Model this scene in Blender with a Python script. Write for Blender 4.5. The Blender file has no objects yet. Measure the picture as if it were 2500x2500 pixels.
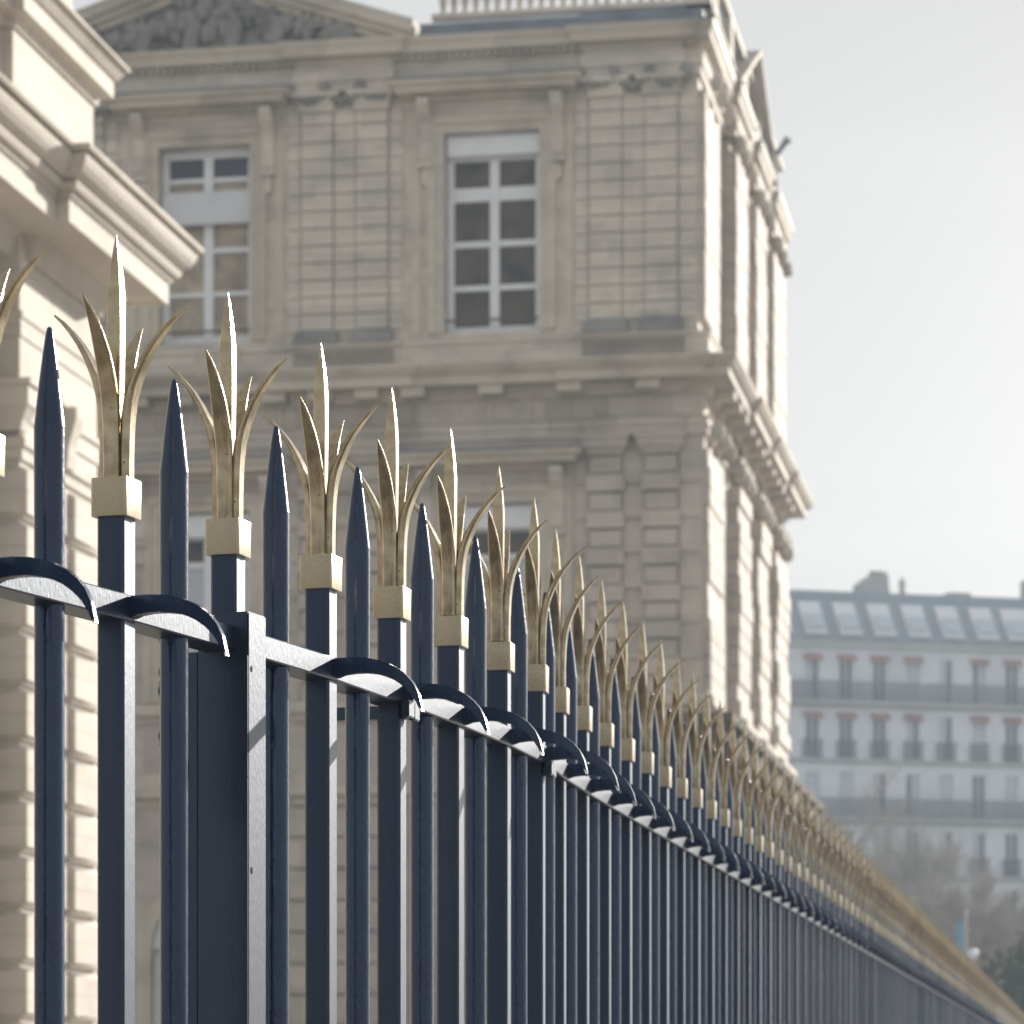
import bpy, bmesh, math, random
from mathutils import Vector, Matrix
R = math.radians
random.seed(7)
scn = bpy.context.scene
COL = scn.collection

# ------------------------------------------------------------------ camera, sky, sun, exposure
EYE = 1.6
cam_d = bpy.data.cameras.new("camera"); cam = bpy.data.objects.new("camera", cam_d); COL.objects.link(cam)
cam.location = (0, 0, EYE); cam.rotation_euler = (R(90), 0, 0)
cam_d.sensor_width = 36; cam_d.lens = 114.4
cam_d.shift_y = 0.5559
cam_d.clip_start = 0.1; cam_d.clip_end = 3000
cam_d.dof.use_dof = True; cam_d.dof.focus_distance = 5.15; cam_d.dof.aperture_fstop = 10.5
scn.camera = cam

SUN_AZ, SUN_EL = 34.5, 17.5
w = bpy.data.worlds.new("World"); scn.world = w; w.use_nodes = True
nt = w.node_tree; bg = nt.nodes["Background"]
sky = nt.nodes.new("ShaderNodeTexSky"); sky.sky_type = 'NISHITA'; sky.sun_disc = False
sky.sun_elevation = R(SUN_EL); sky.sun_rotation = R(SUN_AZ)
sky.air_density = 1.0; sky.dust_density = 1.6; sky.ozone_density = 1.0
hs = nt.nodes.new("ShaderNodeHueSaturation"); hs.inputs['Saturation'].default_value = 0.30
nt.links.new(sky.outputs[0], hs.inputs['Color'])
# thin high cloud veil: evens the sky out
tc = nt.nodes.new("ShaderNodeTexCoord")
mp = nt.nodes.new("ShaderNodeMapping"); mp.inputs['Scale'].default_value = (2.2, 2.2, 9)
nz = nt.nodes.new("ShaderNodeTexNoise"); nz.inputs['Scale'].default_value = 1.3; nz.inputs['Detail'].default_value = 2
nt.links.new(tc.outputs['Generated'], mp.inputs['Vector']); nt.links.new(mp.outputs[0], nz.inputs['Vector'])
rp = nt.nodes.new("ShaderNodeMapRange"); rp.inputs['From Min'].default_value = .35; rp.inputs['From Max'].default_value = .7
rp.inputs['To Min'].default_value = .78; rp.inputs['To Max'].default_value = .90
nt.links.new(nz.outputs[0], rp.inputs['Value'])
mx = nt.nodes.new("ShaderNodeMix"); mx.data_type = 'RGBA'
nt.links.new(rp.outputs[0], mx.inputs['Factor']); nt.links.new(hs.outputs[0], mx.inputs['A'])
mx.inputs['B'].default_value = (3.0, 2.95, 2.87, 1)
nt.links.new(mx.outputs['Result'], bg.inputs['Color'])
bg.inputs['Strength'].default_value = 0.10

S = Vector((math.sin(R(SUN_AZ))*math.cos(R(SUN_EL)), math.cos(R(SUN_AZ))*math.cos(R(SUN_EL)), math.sin(R(SUN_EL))))
sd = bpy.data.lights.new("sun", 'SUN'); sd.energy = 5.0; sd.angle = R(0.5); sd.color = (1.0, .94, .85)
so = bpy.data.objects.new("sun", sd); COL.objects.link(so); so.rotation_euler = S.to_track_quat('Z', 'Y').to_euler()
scn.view_settings.view_transform = 'Standard'; scn.view_settings.look = 'None'
scn.view_settings.exposure = 1.03; scn.view_settings.gamma = 1
scn.render.engine = 'CYCLES'

# ------------------------------------------------------------------ materials
def mat(name, col, rough=.6, chips=None, metal=0, spec=.5, bump=0, bscale=20, bstretch=(1,1,1), vary=0, vscale=3, vcol=None, detail=4, bdist=.01, coat=0):
    m = bpy.data.materials.new(name); m.use_nodes = True; n = m.node_tree; b = n.nodes["Principled BSDF"]
    b.inputs['Base Color'].default_value = (*col, 1); b.inputs['Roughness'].default_value = rough
    b.inputs['Metallic'].default_value = metal; b.inputs['Specular IOR Level'].default_value = spec
    if coat: b.inputs['Coat Weight'].default_value = coat; b.inputs['Coat Roughness'].default_value = .15
    t = n.nodes.new("ShaderNodeTexCoord")
    if vary:
        z = n.nodes.new("ShaderNodeTexNoise"); z.inputs['Scale'].default_value = vscale; z.inputs['Detail'].default_value = detail
        n.links.new(t.outputs['Object'], z.inputs['Vector'])
        cr = n.nodes.new("ShaderNodeMapRange"); cr.inputs['From Min'].default_value = .3; cr.inputs['From Max'].default_value = .7
        n.links.new(z.outputs[0], cr.inputs['Value'])
        x = n.nodes.new("ShaderNodeMix"); x.data_type = 'RGBA'; x.inputs['A'].default_value = (*col, 1)
        x.inputs['B'].default_value = (*(vcol or [c*(1-vary) for c in col]), 1)
        n.links.new(cr.outputs[0], x.inputs['Factor']); n.links.new(x.outputs['Result'], b.inputs['Base Color'])
    if chips:                          # sparse small worn spots: colour, share
        cc_, th_, sc_ = chips
        zc = n.nodes.new("ShaderNodeTexNoise"); zc.inputs['Scale'].default_value = sc_; zc.inputs['Detail'].default_value = 6; zc.inputs['Roughness'].default_value = .7
        n.links.new(t.outputs['Object'], zc.inputs['Vector'])
        mc_ = n.nodes.new("ShaderNodeMapRange"); mc_.inputs['From Min'].default_value = th_; mc_.inputs['From Max'].default_value = th_+.03
        n.links.new(zc.outputs[0], mc_.inputs['Value'])
        xc = n.nodes.new("ShaderNodeMix"); xc.data_type = 'RGBA'; n.links.new(mc_.outputs[0], xc.inputs['Factor'])
        src = b.inputs['Base Color'].links[0].from_socket if b.inputs['Base Color'].links else None
        if src: n.links.new(src, xc.inputs['A'])
        else: xc.inputs['A'].default_value = (*col, 1)
        xc.inputs['B'].default_value = (*cc_, 1); n.links.new(xc.outputs['Result'], b.inputs['Base Color'])
        rr_ = n.nodes.new("ShaderNodeMapRange"); rr_.inputs['From Min'].default_value = .3; rr_.inputs['From Max'].default_value = .7
        rr_.inputs['To Min'].default_value = rough*.92; rr_.inputs['To Max'].default_value = rough*1.12
        zr = n.nodes.new("ShaderNodeTexNoise"); zr.inputs['Scale'].default_value = sc_*5; zr.inputs['Detail'].default_value = 2
        n.links.new(t.outputs['Object'], zr.inputs['Vector']); n.links.new(zr.outputs[0], rr_.inputs['Value']); n.links.new(rr_.outputs[0], b.inputs['Roughness'])
    if bump:
        mpn = n.nodes.new("ShaderNodeMapping"); mpn.inputs['Scale'].default_value = bstretch
        n.links.new(t.outputs['Object'], mpn.inputs['Vector'])
        z2 = n.nodes.new("ShaderNodeTexNoise"); z2.inputs['Scale'].default_value = bscale; z2.inputs['Detail'].default_value = 3
        n.links.new(mpn.outputs[0], z2.inputs['Vector'])
        bp = n.nodes.new("ShaderNodeBump"); bp.inputs['Strength'].default_value = bump; bp.inputs['Distance'].default_value = bdist
        n.links.new(z2.outputs[0], bp.inputs['Height']); n.links.new(bp.outputs[0], b.inputs['Normal'])
    return m

def stone(name, c1, c2, bw=.9, bh=.32, stain=.5, scol=(.16,.145,.13), rough=.85):
    """ashlar: blocks of slightly different tone, soft weathering stains, fine grain"""
    m = bpy.data.materials.new(name); m.use_nodes = True; n = m.node_tree; b = n.nodes["Principled BSDF"]
    b.inputs['Roughness'].default_value = rough; b.inputs['Specular IOR Level'].default_value = .25
    t = n.nodes.new("ShaderNodeTexCoord"); sp = n.nodes.new("ShaderNodeSeparateXYZ"); n.links.new(t.outputs['Object'], sp.inputs[0])
    ad = n.nodes.new("ShaderNodeMath"); ad.operation = 'ADD'; n.links.new(sp.outputs[0], ad.inputs[0]); n.links.new(sp.outputs[1], ad.inputs[1])
    cb = n.nodes.new("ShaderNodeCombineXYZ"); n.links.new(ad.outputs[0], cb.inputs[0]); n.links.new(sp.outputs[2], cb.inputs[1])
    br = n.nodes.new("ShaderNodeTexBrick"); br.inputs['Scale'].default_value = 1; br.inputs['Mortar Size'].default_value = .007
    br.inputs['Brick Width'].default_value = bw; br.inputs['Row Height'].default_value = bh
    br.inputs['Color1'].default_value = (*c1, 1); br.inputs['Color2'].default_value = (*c2, 1)
    br.inputs['Mortar'].default_value = (*[c*.7 for c in c1], 1)
    n.links.new(cb.outputs[0], br.inputs['Vector'])
    z = n.nodes.new("ShaderNodeTexNoise"); z.inputs['Scale'].default_value = .8; z.inputs['Detail'].default_value = 7; z.inputs['Roughness'].default_value = .65
    mm = n.nodes.new("ShaderNodeMapping"); mm.inputs['Scale'].default_value = (1, 1, 1.8)
    n.links.new(t.outputs['Object'], mm.inputs[0]); n.links.new(mm.outputs[0], z.inputs['Vector'])
    cr = n.nodes.new("ShaderNodeMapRange"); cr.inputs['From Min'].default_value = .47; cr.inputs['From Max'].default_value = .75
    cr.inputs['To Max'].default_value = stain; n.links.new(z.outputs[0], cr.inputs['Value'])
    x = n.nodes.new("ShaderNodeMix"); x.data_type = 'RGBA'; n.links.new(cr.outputs[0], x.inputs['Factor'])
    n.links.new(br.outputs['Color'], x.inputs['A']); x.inputs['B'].default_value = (*scol, 1)
    n.links.new(x.outputs['Result'], b.inputs['Base Color'])
    z2 = n.nodes.new("ShaderNodeTexNoise"); z2.inputs['Scale'].default_value = 25; z2.inputs['Detail'].default_value = 6; n.links.new(t.outputs['Object'], z2.inputs['Vector'])
    bp = n.nodes.new("ShaderNodeBump"); bp.inputs['Strength'].default_value = .35; bp.inputs['Distance'].default_value = .02
    n.links.new(z2.outputs[0], bp.inputs['Height']); n.links.new(bp.outputs[0], b.inputs['Normal'])
    return m

M_PAINT = mat("dark_blue_paint", (.006, .014, .045), .2, spec=.8, bump=.5, bscale=130, bstretch=(1,1,.5), bdist=.0013, vary=.35, vscale=14, chips=((.10,.095,.09), .745, 60))
M_FLAT = mat("dark_blue_flat_paint", (.004, .009, .028), .35, spec=.85, bump=.35, bscale=260, bstretch=(1,1,.3), bdist=.0009, vary=.3, vscale=9, chips=((.11,.10,.09), .745, 60))
for m_ in (M_PAINT, M_FLAT): m_.node_tree.nodes["Principled BSDF"].inputs['Specular Tint'].default_value = (.62, .77, 1, 1)
M_GOLD = mat("dull_gold_paint", (.48, .405, .275), .22, metal=.85, spec=.6, bump=.45, bscale=160, bstretch=(1,1,.35), bdist=.001, vary=1, vscale=38, vcol=(.27,.21,.13), detail=7, chips=((.12,.09,.06), .66, 70))
M_COLLAR = mat("gold_collar_paint", (.46, .39, .265), .28, metal=.35, spec=.5, bump=.2, bscale=70, bdist=.001, vary=1, vscale=26, vcol=(.42,.355,.235), chips=((.15,.11,.07), .72, 50))
M_SMAIN = stone("palace_stone", (.62,.565,.495), (.50,.455,.40), .9, .32, .55, (.20,.18,.16))
M_SLOW = stone("palace_lower_stone", (.55,.49,.43), (.42,.37,.33), 1.15, .66, .5, (.17,.15,.135))
M_SDARK = stone("weathered_shaded_stone", (.30,.29,.275), (.24,.23,.22), .6, .5, .85, (.10,.10,.10))
M_SMOLD = stone("moulding_stone", (.56,.505,.43), (.46,.415,.355), 1.6, 5, .62, (.19,.165,.14))
M_SLEFT = stone("honey_stone", (.585,.54,.475), (.53,.485,.42), 1.3, .475, .55, (.33,.28,.23))
M_LEAD = mat("lead_sheet", (.17,.20,.25), .5, spec=.5, vary=.4, vscale=2)
M_SLATE = mat("slate_roof", (.14,.17,.21), .55, vary=.3, vscale=3)
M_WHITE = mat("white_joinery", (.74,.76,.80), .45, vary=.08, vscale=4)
M_BLIND = mat("pale_blind", (.62,.64,.68), .6, vary=.1, vscale=3)
M_GLASS = mat("dark_window_glass", (.11,.082,.058), .08, spec=.3, vary=1, vscale=2.3, vcol=(.022,.02,.022))  # brown and dark blotches in the colour imitate reflections in the panes
M_GLASSB = mat("curtain_reflection_glass", (.50,.41,.30), .12, spec=.5, vary=1, vscale=1.9, vcol=(.20,.155,.115), detail=2)  # beige blotches in the colour imitate curtains and reflections
M_GLASSN = mat("navy_window_glass", (.02,.025,.04), .08, spec=.5)
M_GROUND = mat("pale_gravel_ground", (.42,.39,.35), .9, vary=.25, vscale=.6, bump=.4, bscale=30)
M_PAVE = mat("pavement_stone", (.38,.36,.33), .8, vary=.2, vscale=1.4)
M_ROAD = mat("asphalt", (.055,.055,.058), .85, vary=.25, vscale=2, bump=.3, bscale=80)
M_MARK = mat("road_paint", (.75,.75,.72), .7, vary=.15, vscale=5)
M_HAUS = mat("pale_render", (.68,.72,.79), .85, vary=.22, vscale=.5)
M_HAUSM = mat("grey_string_course", (.36,.37,.37), .85, vary=.15, vscale=.5)
M_ZINC = mat("zinc_roof", (.22,.27,.33), .5, vary=.2, vscale=.4)
M_FRAIL = mat("balcony_iron", (.05,.065,.085), .6)
M_FGLASS = mat("far_window_glass", (.07,.085,.11), .15, spec=.5)
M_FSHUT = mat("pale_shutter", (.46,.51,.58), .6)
M_RED = mat("red_awning_cloth", (.32,.13,.13), .8, vary=.2, vscale=1)
M_BRICK = mat("chimney_brick", (.22,.155,.13), .9, vary=.4, vscale=1.2)
M_BARK = mat("winter_bark", (.13,.105,.085), .9, vary=.3, vscale=3)
M_TWIG = mat("winter_twigs", (.20,.165,.14), .9, vary=.4, vscale=.8, vcol=(.33,.295,.26))
M_LEAF = mat("evergreen_leaf", (.045,.07,.04), .95, spec=.1, vary=.5, vscale=1.5)
M_BLUE = mat("blue_enamel", (.10,.25,.36), .5)
M_POLE = mat("galvanised_pole", (.3,.32,.33), .5)
M_SHADE = mat("shade_toned_stone", (.13,.115,.10), .95, spec=.1, vary=.4, vscale=2)  # dark colour stands in for shade on the pavilion's arches and cornice
M_HOLE = mat("screw_hole_dark", (.006,.006,.006), .9)

# ------------------------------------------------------------------ mesh builder and object helpers
class MB:
    def __init__(s): s.v = []; s.f = []
    def add(s, vs, fs):
        o = len(s.v); s.v += [tuple(p) for p in vs]; s.f += [tuple(i+o for i in f) for f in fs]; return s
    def box(s, x0, x1, y0, y1, z0, z1):
        return s.add([(x0,y0,z0),(x1,y0,z0),(x1,y1,z0),(x0,y1,z0),(x0,y0,z1),(x1,y0,z1),(x1,y1,z1),(x0,y1,z1)],
                     [(0,3,2,1),(4,5,6,7),(0,1,5,4),(1,2,6,5),(2,3,7,6),(3,0,4,7)])
    def loft(s, rings, cap=True):
        n = len(rings[0]); o = []
        for r in rings: o += list(r)
        fs = []
        for i in range(len(rings)-1):
            for j in range(n): fs.append((i*n+j, i*n+(j+1) % n, (i+1)*n+(j+1) % n, (i+1)*n+j))
        if cap: fs.append(tuple(range(n-1, -1, -1))); fs.append(tuple((len(rings)-1)*n+j for j in range(n)))
        return s.add(o, fs)
    def lathe(s, prof, n=24, cx=0, cy=0):
        return s.loft([[(cx+r*math.cos(2*math.pi*j/n), cy+r*math.sin(2*math.pi*j/n), z) for j in range(n)] for r, z in prof])
    def tube(s, pts, rad, n=6):
        pts = [Vector(p) for p in pts]; rings = []
        for i, p in enumerate(pts):
            d = (pts[min(i+1, len(pts)-1)]-pts[max(i-1, 0)]).normalized()
            a = Vector((0,0,1)) if abs(d.z) < .9 else Vector((1,0,0)); u = d.cross(a).normalized(); v = d.cross(u)
            r = rad[i] if hasattr(rad, '__len__') else rad
            rings.append([p+u*r*math.cos(2*math.pi*j/n)+v*r*math.sin(2*math.pi*j/n) for j in range(n)])
        return s.loft(rings)
    def prism(s, poly, axis, a, b):
        """poly of 2D points; axis 'x','y','z' is the extrusion direction from a to b"""
        def P(p, t): return {'x':(t,p[0],p[1]), 'y':(p[0],t,p[1]), 'z':(p[0],p[1],t)}[axis]
        return s.loft([[P(p, a) for p in poly], [P(p, b) for p in poly]])
    def blob(s, c, r, rnd=0, seg=8):
        rings = []
        for i in range(1, seg):
            t = math.pi*i/seg
            rings.append([(c[0]+r[0]*math.sin(t)*math.cos(2*math.pi*j/(seg+2))*(1+random.uniform(-rnd, rnd)),
                           c[1]+r[1]*math.sin(t)*math.sin(2*math.pi*j/(seg+2))*(1+random.uniform(-rnd, rnd)),
                           c[2]-r[2]*math.cos(t)) for j in range(seg+2)])
        return s.loft(rings)
    def sweep(s, path, prof, closed_prof=True):
        """mouldings: path [(x,y)], outward = right hand of travel; prof [(offset, z)]"""
        n = len(path); rings = []
        for i in range(n):
            p = Vector(path[i])
            ds = []
            if i > 0: ds.append((p-Vector(path[i-1])).normalized())
            if i < n-1: ds.append((Vector(path[i+1])-p).normalized())
            ns = [Vector((d.y, -d.x)) for d in ds]
            m = ns[0] if len(ns) == 1 else (ns[0]+ns[1])/(1+ns[0].dot(ns[1]))
            rings.append([(p.x+m.x*o, p.y+m.y*o, z) for o, z in prof])
        return s.loft(rings)
    def merge(s, o, M=None):
        return s.add([tuple(M @ Vector(p)) if M else p for p in o.v], o.f)
    def mesh(s, name, m, smooth=None, bevel=0, seg=1, double=False):
        me = bpy.data.meshes.new(name); me.from_pydata(s.v, [], s.f)
        bm = bmesh.new(); bm.from_mesh(me)
        if double: bmesh.ops.remove_doubles(bm, verts=bm.verts, dist=1e-5)
        if bevel:
            bmesh.ops.bevel(bm, geom=[e for e in bm.edges], offset=bevel, segments=seg, affect='EDGES', clamp_overlap=True)
        bmesh.ops.recalc_face_normals(bm, faces=bm.faces); bm.to_mesh(me); bm.free()
        me.materials.append(m) if m else None
        if smooth is not None:
            for p in me.polygons: p.use_smooth = True
            me.set_sharp_from_angle(angle=R(smooth))
        return me
    def build(s, name, m, parent=None, **k):
        return link(name, s.mesh(name, m, **k), parent)

def link(name, data, parent=None, loc=(0,0,0), rz=0):
    o = bpy.data.objects.new(name, data); COL.objects.link(o); o.parent = parent
    o.location = loc; o.rotation_euler = (0, 0, rz); return o
def tag(o, label, cat, group=None):
    o['label'] = label; o['category'] = cat
    if group: o['group'] = group
    return o
def empty(name, loc, rz=0, parent=None): return link(name, None, parent, loc, rz)
def struct(o, kind='structure'): o['kind'] = kind; return o

ANG = R(10.08)                       # the palace, the lodge and the long run of fence share this heading
ca, sa = math.cos(ANG), math.sin(ANG)

# ------------------------------------------------------------------ ground
struct(MB().add([(-500,-150,0),(500,-150,0),(500,700,0),(-500,700,0)], [(0,1,2,3)]).build("ground", M_GROUND))
def fr(p, q):                        # strip in the fence's own frame: p out from the fence, q along it
    return (0.56+p*ca+q*sa, 9.5-p*sa+q*ca)
def strip(p0, p1, q0, q1, z, name, m, kind='structure'):
    c = [fr(p0,q0), fr(p1,q0), fr(p1,q1), fr(p0,q1)]
    return struct(MB().loft([[(x,y,z-.12) for x,y in c], [(x,y,z) for x,y in c]]).build(name, m), kind)
strip(.25, 4.2, -40, 170, .14, "pavement", M_PAVE)
strip(4.2, 4.5, -40, 170, .155, "kerb", M_SMOLD)
c = [fr(4.5,-40), fr(14,-40), fr(14,170), fr(4.5,170)]
struct(MB().add([(x,y,.012) for x,y in c], [(0,1,2,3)]).build("road", M_ROAD))
mk = MB()
for k in range(24):
    c = [fr(9.1,-30+k*8), fr(9.25,-30+k*8), fr(9.25,-27+k*8), fr(9.1,-27+k*8)]
    mk.add([(x,y,.017) for x,y in c], [(0,1,2,3)])
struct(mk.build("road_marking", M_MARK))

# ------------------------------------------------------------------ wrought iron fence
PITCH = .36
heads = {0:23.3, 1:21.0, 2:19.7, 3:16.5, 4:15.3, 5:14.0, 6:11.4, 7:7.8, 8:9.3, 9:9.7}
pos = {1: Vector((-.5606, 4.61))}
NSP = 152
for i in range(1, NSP):
    h = R(heads.get(i, 10.08)); pos[i+1] = pos[i]+Vector((math.sin(h), math.cos(h)))*PITCH
for i in range(1, -4, -1):
    h = R(23.3); pos[i-1] = pos[i]-Vector((math.sin(h), math.cos(h)))*PITCH
def heading(i):
    return (R(heads.get(i-1, 20.6 if i < 3 else 10.08))+R(heads.get(i, 20.6 if i < 3 else 10.08)))/2
fence = empty("iron_fence", (*pos[1], 0))
tag(fence, "long dark blue iron fence with gilded spear heads and drooping anti-climb hooks", "fence")
F0 = Vector((*pos[1], 0))
Z0 = EYE                               # heights below are given above eye level
def rectring(w_, t_, ch=.22):
    """chamfered rectangle, w along x, t along y"""
    a, b = w_/2, t_/2; c_ = min(a, b)*ch*2
    return [(-a+c_,-b),(a-c_,-b),(a,-b+c_),(a,b-c_),(a-c_,b),(-a+c_,b),(-a,b-c_),(-a,-b+c_)]

# spear: square bar
b_ = MB(); b_.loft([[(x, y, z) for x, y in rectring(.042, .042, .09)] for z in (.45, Z0+.80)])
ME_BAR = b_.mesh("spear_bar", M_FLAT, smooth=30)
b_ = MB(); b_.loft([[(x*k, y*k, z) for x, y in rectring(.055, .055, .06)] for z, k in ((Z0+.797,.985),(Z0+.7985,1),(Z0+.850,1),(Z0+.8515,.985))])
ME_COL = b_.mesh("collar", M_COLLAR, smooth=40)
CT = Z0+.8515
# centre blade
def blade_mesh():
    m = MB(); rings = []
    for h, k in ((0,.0085),(.10,.0088),(.16,.0096),(.22,.0101),(.258,.0100),(.285,.0082),(.31,.0056),(.332,.0028),(.347,.0005)):
        rings.append([(x, y, CT+h) for x, y in rectring(2*k, 2*k, .07)])
    m.loft(rings); return m
def leaf_mb():
    """a leaf bending out along +x"""
    m = MB(); rings = []
    prof = [(0,.0150,.0240,.0135),(.05,.0153,.0240,.0135),(.09,.0175,.0250,.0130),(.115,.0210,.0258,.0120),(.135,.0268,.0260,.0105),
            (.155,.0350,.0252,.0090),(.175,.0450,.0232,.0078),(.195,.0575,.0195,.0066),(.213,.0720,.0146,.0054),(.228,.0865,.0086,.0040),(.240,.1010,.0018,.0016)]
    for i, (h, r, w_, t_) in enumerate(prof):
        a = prof[max(i-1,0)]; c_ = prof[min(i+1,len(prof)-1)]
        d = Vector((c_[1]-a[1], 0, c_[0]-a[0])).normalized(); nrm = Vector((d.z, 0, -d.x))
        ring = []
        for u, v in rectring(t_, w_, .3):
            v2 = v; bulge = .0018*(1-(2*v/w_)**2) if u > 0 else 0
            ring.append(Vector((r, 0, CT+h))+nrm*(u+bulge)+Vector((0, v2, 0)))
        rings.append(ring)
    m.loft(rings); return m
ME_BLADE = blade_mesh().mesh("spear_blade", M_GOLD, smooth=25)
LEAF = leaf_mb()
ME_LEAF = LEAF.mesh("leaf", M_GOLD, smooth=35)
# round picket
PSHAFT = [(.0208,.45),(.0208,Z0+.60),(.0213,Z0+.893)]
PCONE = [(.0213,Z0+.8932),(.0178,Z0+.925),(.0139,Z0+.958),(.0098,Z0+.990),(.0063,Z0+1.014),(.0046,Z0+1.0235),(.0034,Z0+1.0285),(.0012,Z0+1.0305)]
PPROF = PSHAFT+PCONE[1:]
ME_PICK = MB().lathe(PSHAFT, 32).lathe(PCONE, 32).mesh("round_picket", M_PAINT, smooth=40)
# hook: profile in the plane square to the rail (u outwards, v up), extruded along the rail
RT, RB = Z0+.687, Z0+.650             # rail top and bottom
RC = (RT+RB)/2
top = [(0,.0165),(.03,.0168),(.055,.0150),(.075,.0105),(.092,.0045),(.108,-.0040),(.122,-.0150),(.134,-.0290),(.143,-.0470),(.1495,-.0735)]
bot = [(.1470,-.0760),(.1390,-.0600),(.1290,-.0450),(.1170,-.0330),(.1030,-.0230),(.0880,-.0160),(.0700,-.0110),(.0500,-.0085),(.0300,-.0085),(.0120,-.0105),(0,-.0150)]
RW = .0275
def hook_mb():
    m = MB(); poly = top+bot; A = []; 
    nT, nB = len(top), len(bot)
    # thickness tapers to the tip
    def th(u): return .0105*(1-.55*max(0, (u-.07)/.08)**1.5)
    vs = []; 
    for sgn in (-1, 1): vs += [(RW+u, sgn*th(u), RC+v) for u, v in poly]
    n = len(poly); fs = []
    for k in range(nT-1):
        j = n-1-k; j2 = n-2-k
        fs.append((k, k+1, j2, j)); fs.append((n+j, n+j2, n+k+1, n+k))
    fs.append((nT-1, nT, n-1-(nT-1)+0)) if False else None
    for k in range(n):
        fs.append((k, (k+1) % n, n+(k+1) % n, n+k))
    m.add(vs, fs)
    return m
HOOK = hook_mb()
hm = HOOK.mesh("hook", M_PAINT, double=True)
bm = bmesh.new(); bm.from_mesh(hm)
bmesh.ops.bevel(bm, geom=[e for e in bm.edges if e.is_manifold and len(e.link_faces) == 2 and e.calc_face_angle(0) > R(50)], offset=.0016, segments=2, affect='EDGES', clamp_overlap=True)
bmesh.ops.recalc_face_normals(bm, faces=bm.faces); bm.to_mesh(hm); bm.free()
for p in hm.polygons: p.use_smooth = True
hm.set_sharp_from_angle(angle=R(40))
ME_HOOK = hm

POSTS = {2}
rest_bar, rest_gold, rest_pick, rest_hook = MB(), MB(), MB(), MB()
GOLDALL = MB(); GOLDALL.merge(blade_mesh())
for k in range(4): GOLDALL.merge(LEAF, Matrix.Rotation(k*math.pi/2, 4, 'Z'))
GOLDALL.loft([[(x, y, z) for x, y in rectring(.055, .055, .06)] for z in (Z0+.797, CT)])
PL = MB().lathe(PPROF, 8); BL = MB().box(-.021,.021,-.021,.021,.45,Z0+.80)
for i in range(-2, NSP+1):
    hd = heading(i); p = pos[i]; loc = Vector((*p, 0))-F0
    jz = random.uniform(-.0025, .0025) if i > 3 else 0; jr = R(random.uniform(-1.3, 1.3)) if i not in (1,2,3) else 0
    hd2 = R(heads.get(i, 20.6 if i < 3 else 10.08))
    pp = p+Vector((math.sin(hd2), math.cos(hd2)))*PITCH/2
    ploc = Vector((*pp, 0))-F0
    hs_ = hd-R(4.2 if i < 3 else 1.5)
    if 0 <= i < 100:
        bar = link("spear_bar", ME_BAR, fence, (loc.x, loc.y, jz), -hs_+jr)
        link("collar", ME_COL, bar); link("spear_blade", ME_BLADE, bar, rz=R(random.uniform(-1.5,1.5)))
        for k in range(4):
            lf = link("leaf", ME_LEAF, bar, rz=k*math.pi/2+R(random.uniform(-3,3))); g_ = random.uniform(.93,1.06); lf.scale = (g_, 1, 1); lf.location.z = random.uniform(-.004,.003)
        link("round_picket", ME_PICK, fence, (ploc.x, ploc.y, jz*.7), random.uniform(0, 6))
        if i not in POSTS: link("hook", ME_HOOK, fence, (loc.x, loc.y, 0), -hd+R(random.uniform(-1.2,1.2)))
    else:
        T = Matrix.Translation(loc) @ Matrix.Rotation(-hd, 4, 'Z')
        rest_bar.merge(BL, T); rest_gold.merge(GOLDALL, T); rest_hook.merge(HOOK, T)
        rest_pick.merge(PL, Matrix.Translation(ploc))
for mb_, nm, mm_ in ((rest_bar,"distant_spear_bars",M_FLAT),(rest_gold,"distant_spear_heads",M_GOLD),(rest_pick,"distant_round_pickets",M_PAINT),(rest_hook,"distant_hooks",M_PAINT)):
    struct(mb_.build(nm, mm_, fence), 'stuff')
# rails follow the spears
path = [((pos[i]-pos[1]).x, (pos[i]-pos[1]).y) for i in range(-3, NSP+1)]
def rail(z0, z1, name, w_=RW):
    c_ = .0022
    prof = [(w_-c_,z0),(w_,z0+c_),(w_,z1-c_),(w_-c_,z1),(-w_+c_,z1),(-w_,z1-c_),(-w_,z0+c_),(-w_+c_,z0)]
    return MB().sweep(path, prof).build(name, M_FLAT, fence, smooth=30)
rail(RB, RT, "top_rail"); rail(.62, .66, "bottom_rail")
# flat post at the second spear
h2 = heading(2)
P2 = empty("post_tmp", (0,0,0)); bpy.data.objects.remove(P2)
pl = Vector((*pos[2], 0))-F0
post = MB().box(-.036,.049,-.032,.032,.3,Z0+.708).build("post", M_FLAT, fence, bevel=.0022, seg=2, smooth=35)
post.location = pl; post.rotation_euler = (0,0,-h2)
sp_ = MB().box(.024,.0485,-.0345,-.031,.3,Z0+.642).build("post_strip", M_FLAT, post, bevel=.0008)
pl2 = MB().box(-.071,-.041,-.020,.020,.3,Z0+.652).build("side_plate", M_FLAT, post, bevel=.0015)
def disc(z, y, r=.0035):
    m = MB(); n = 12
    m.loft([[(x_, y+r*.8*math.cos(2*math.pi*j/n), z+r*1.3*math.sin(2*math.pi*j/n)) for j in range(n)] for x_ in (.0485,.0497)])
    return m.build("screw_hole", M_HOLE, post)
disc(Z0+.622, -.021); disc(Z0+.318, -.02, .004); disc(Z0+.02, -.02)
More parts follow.
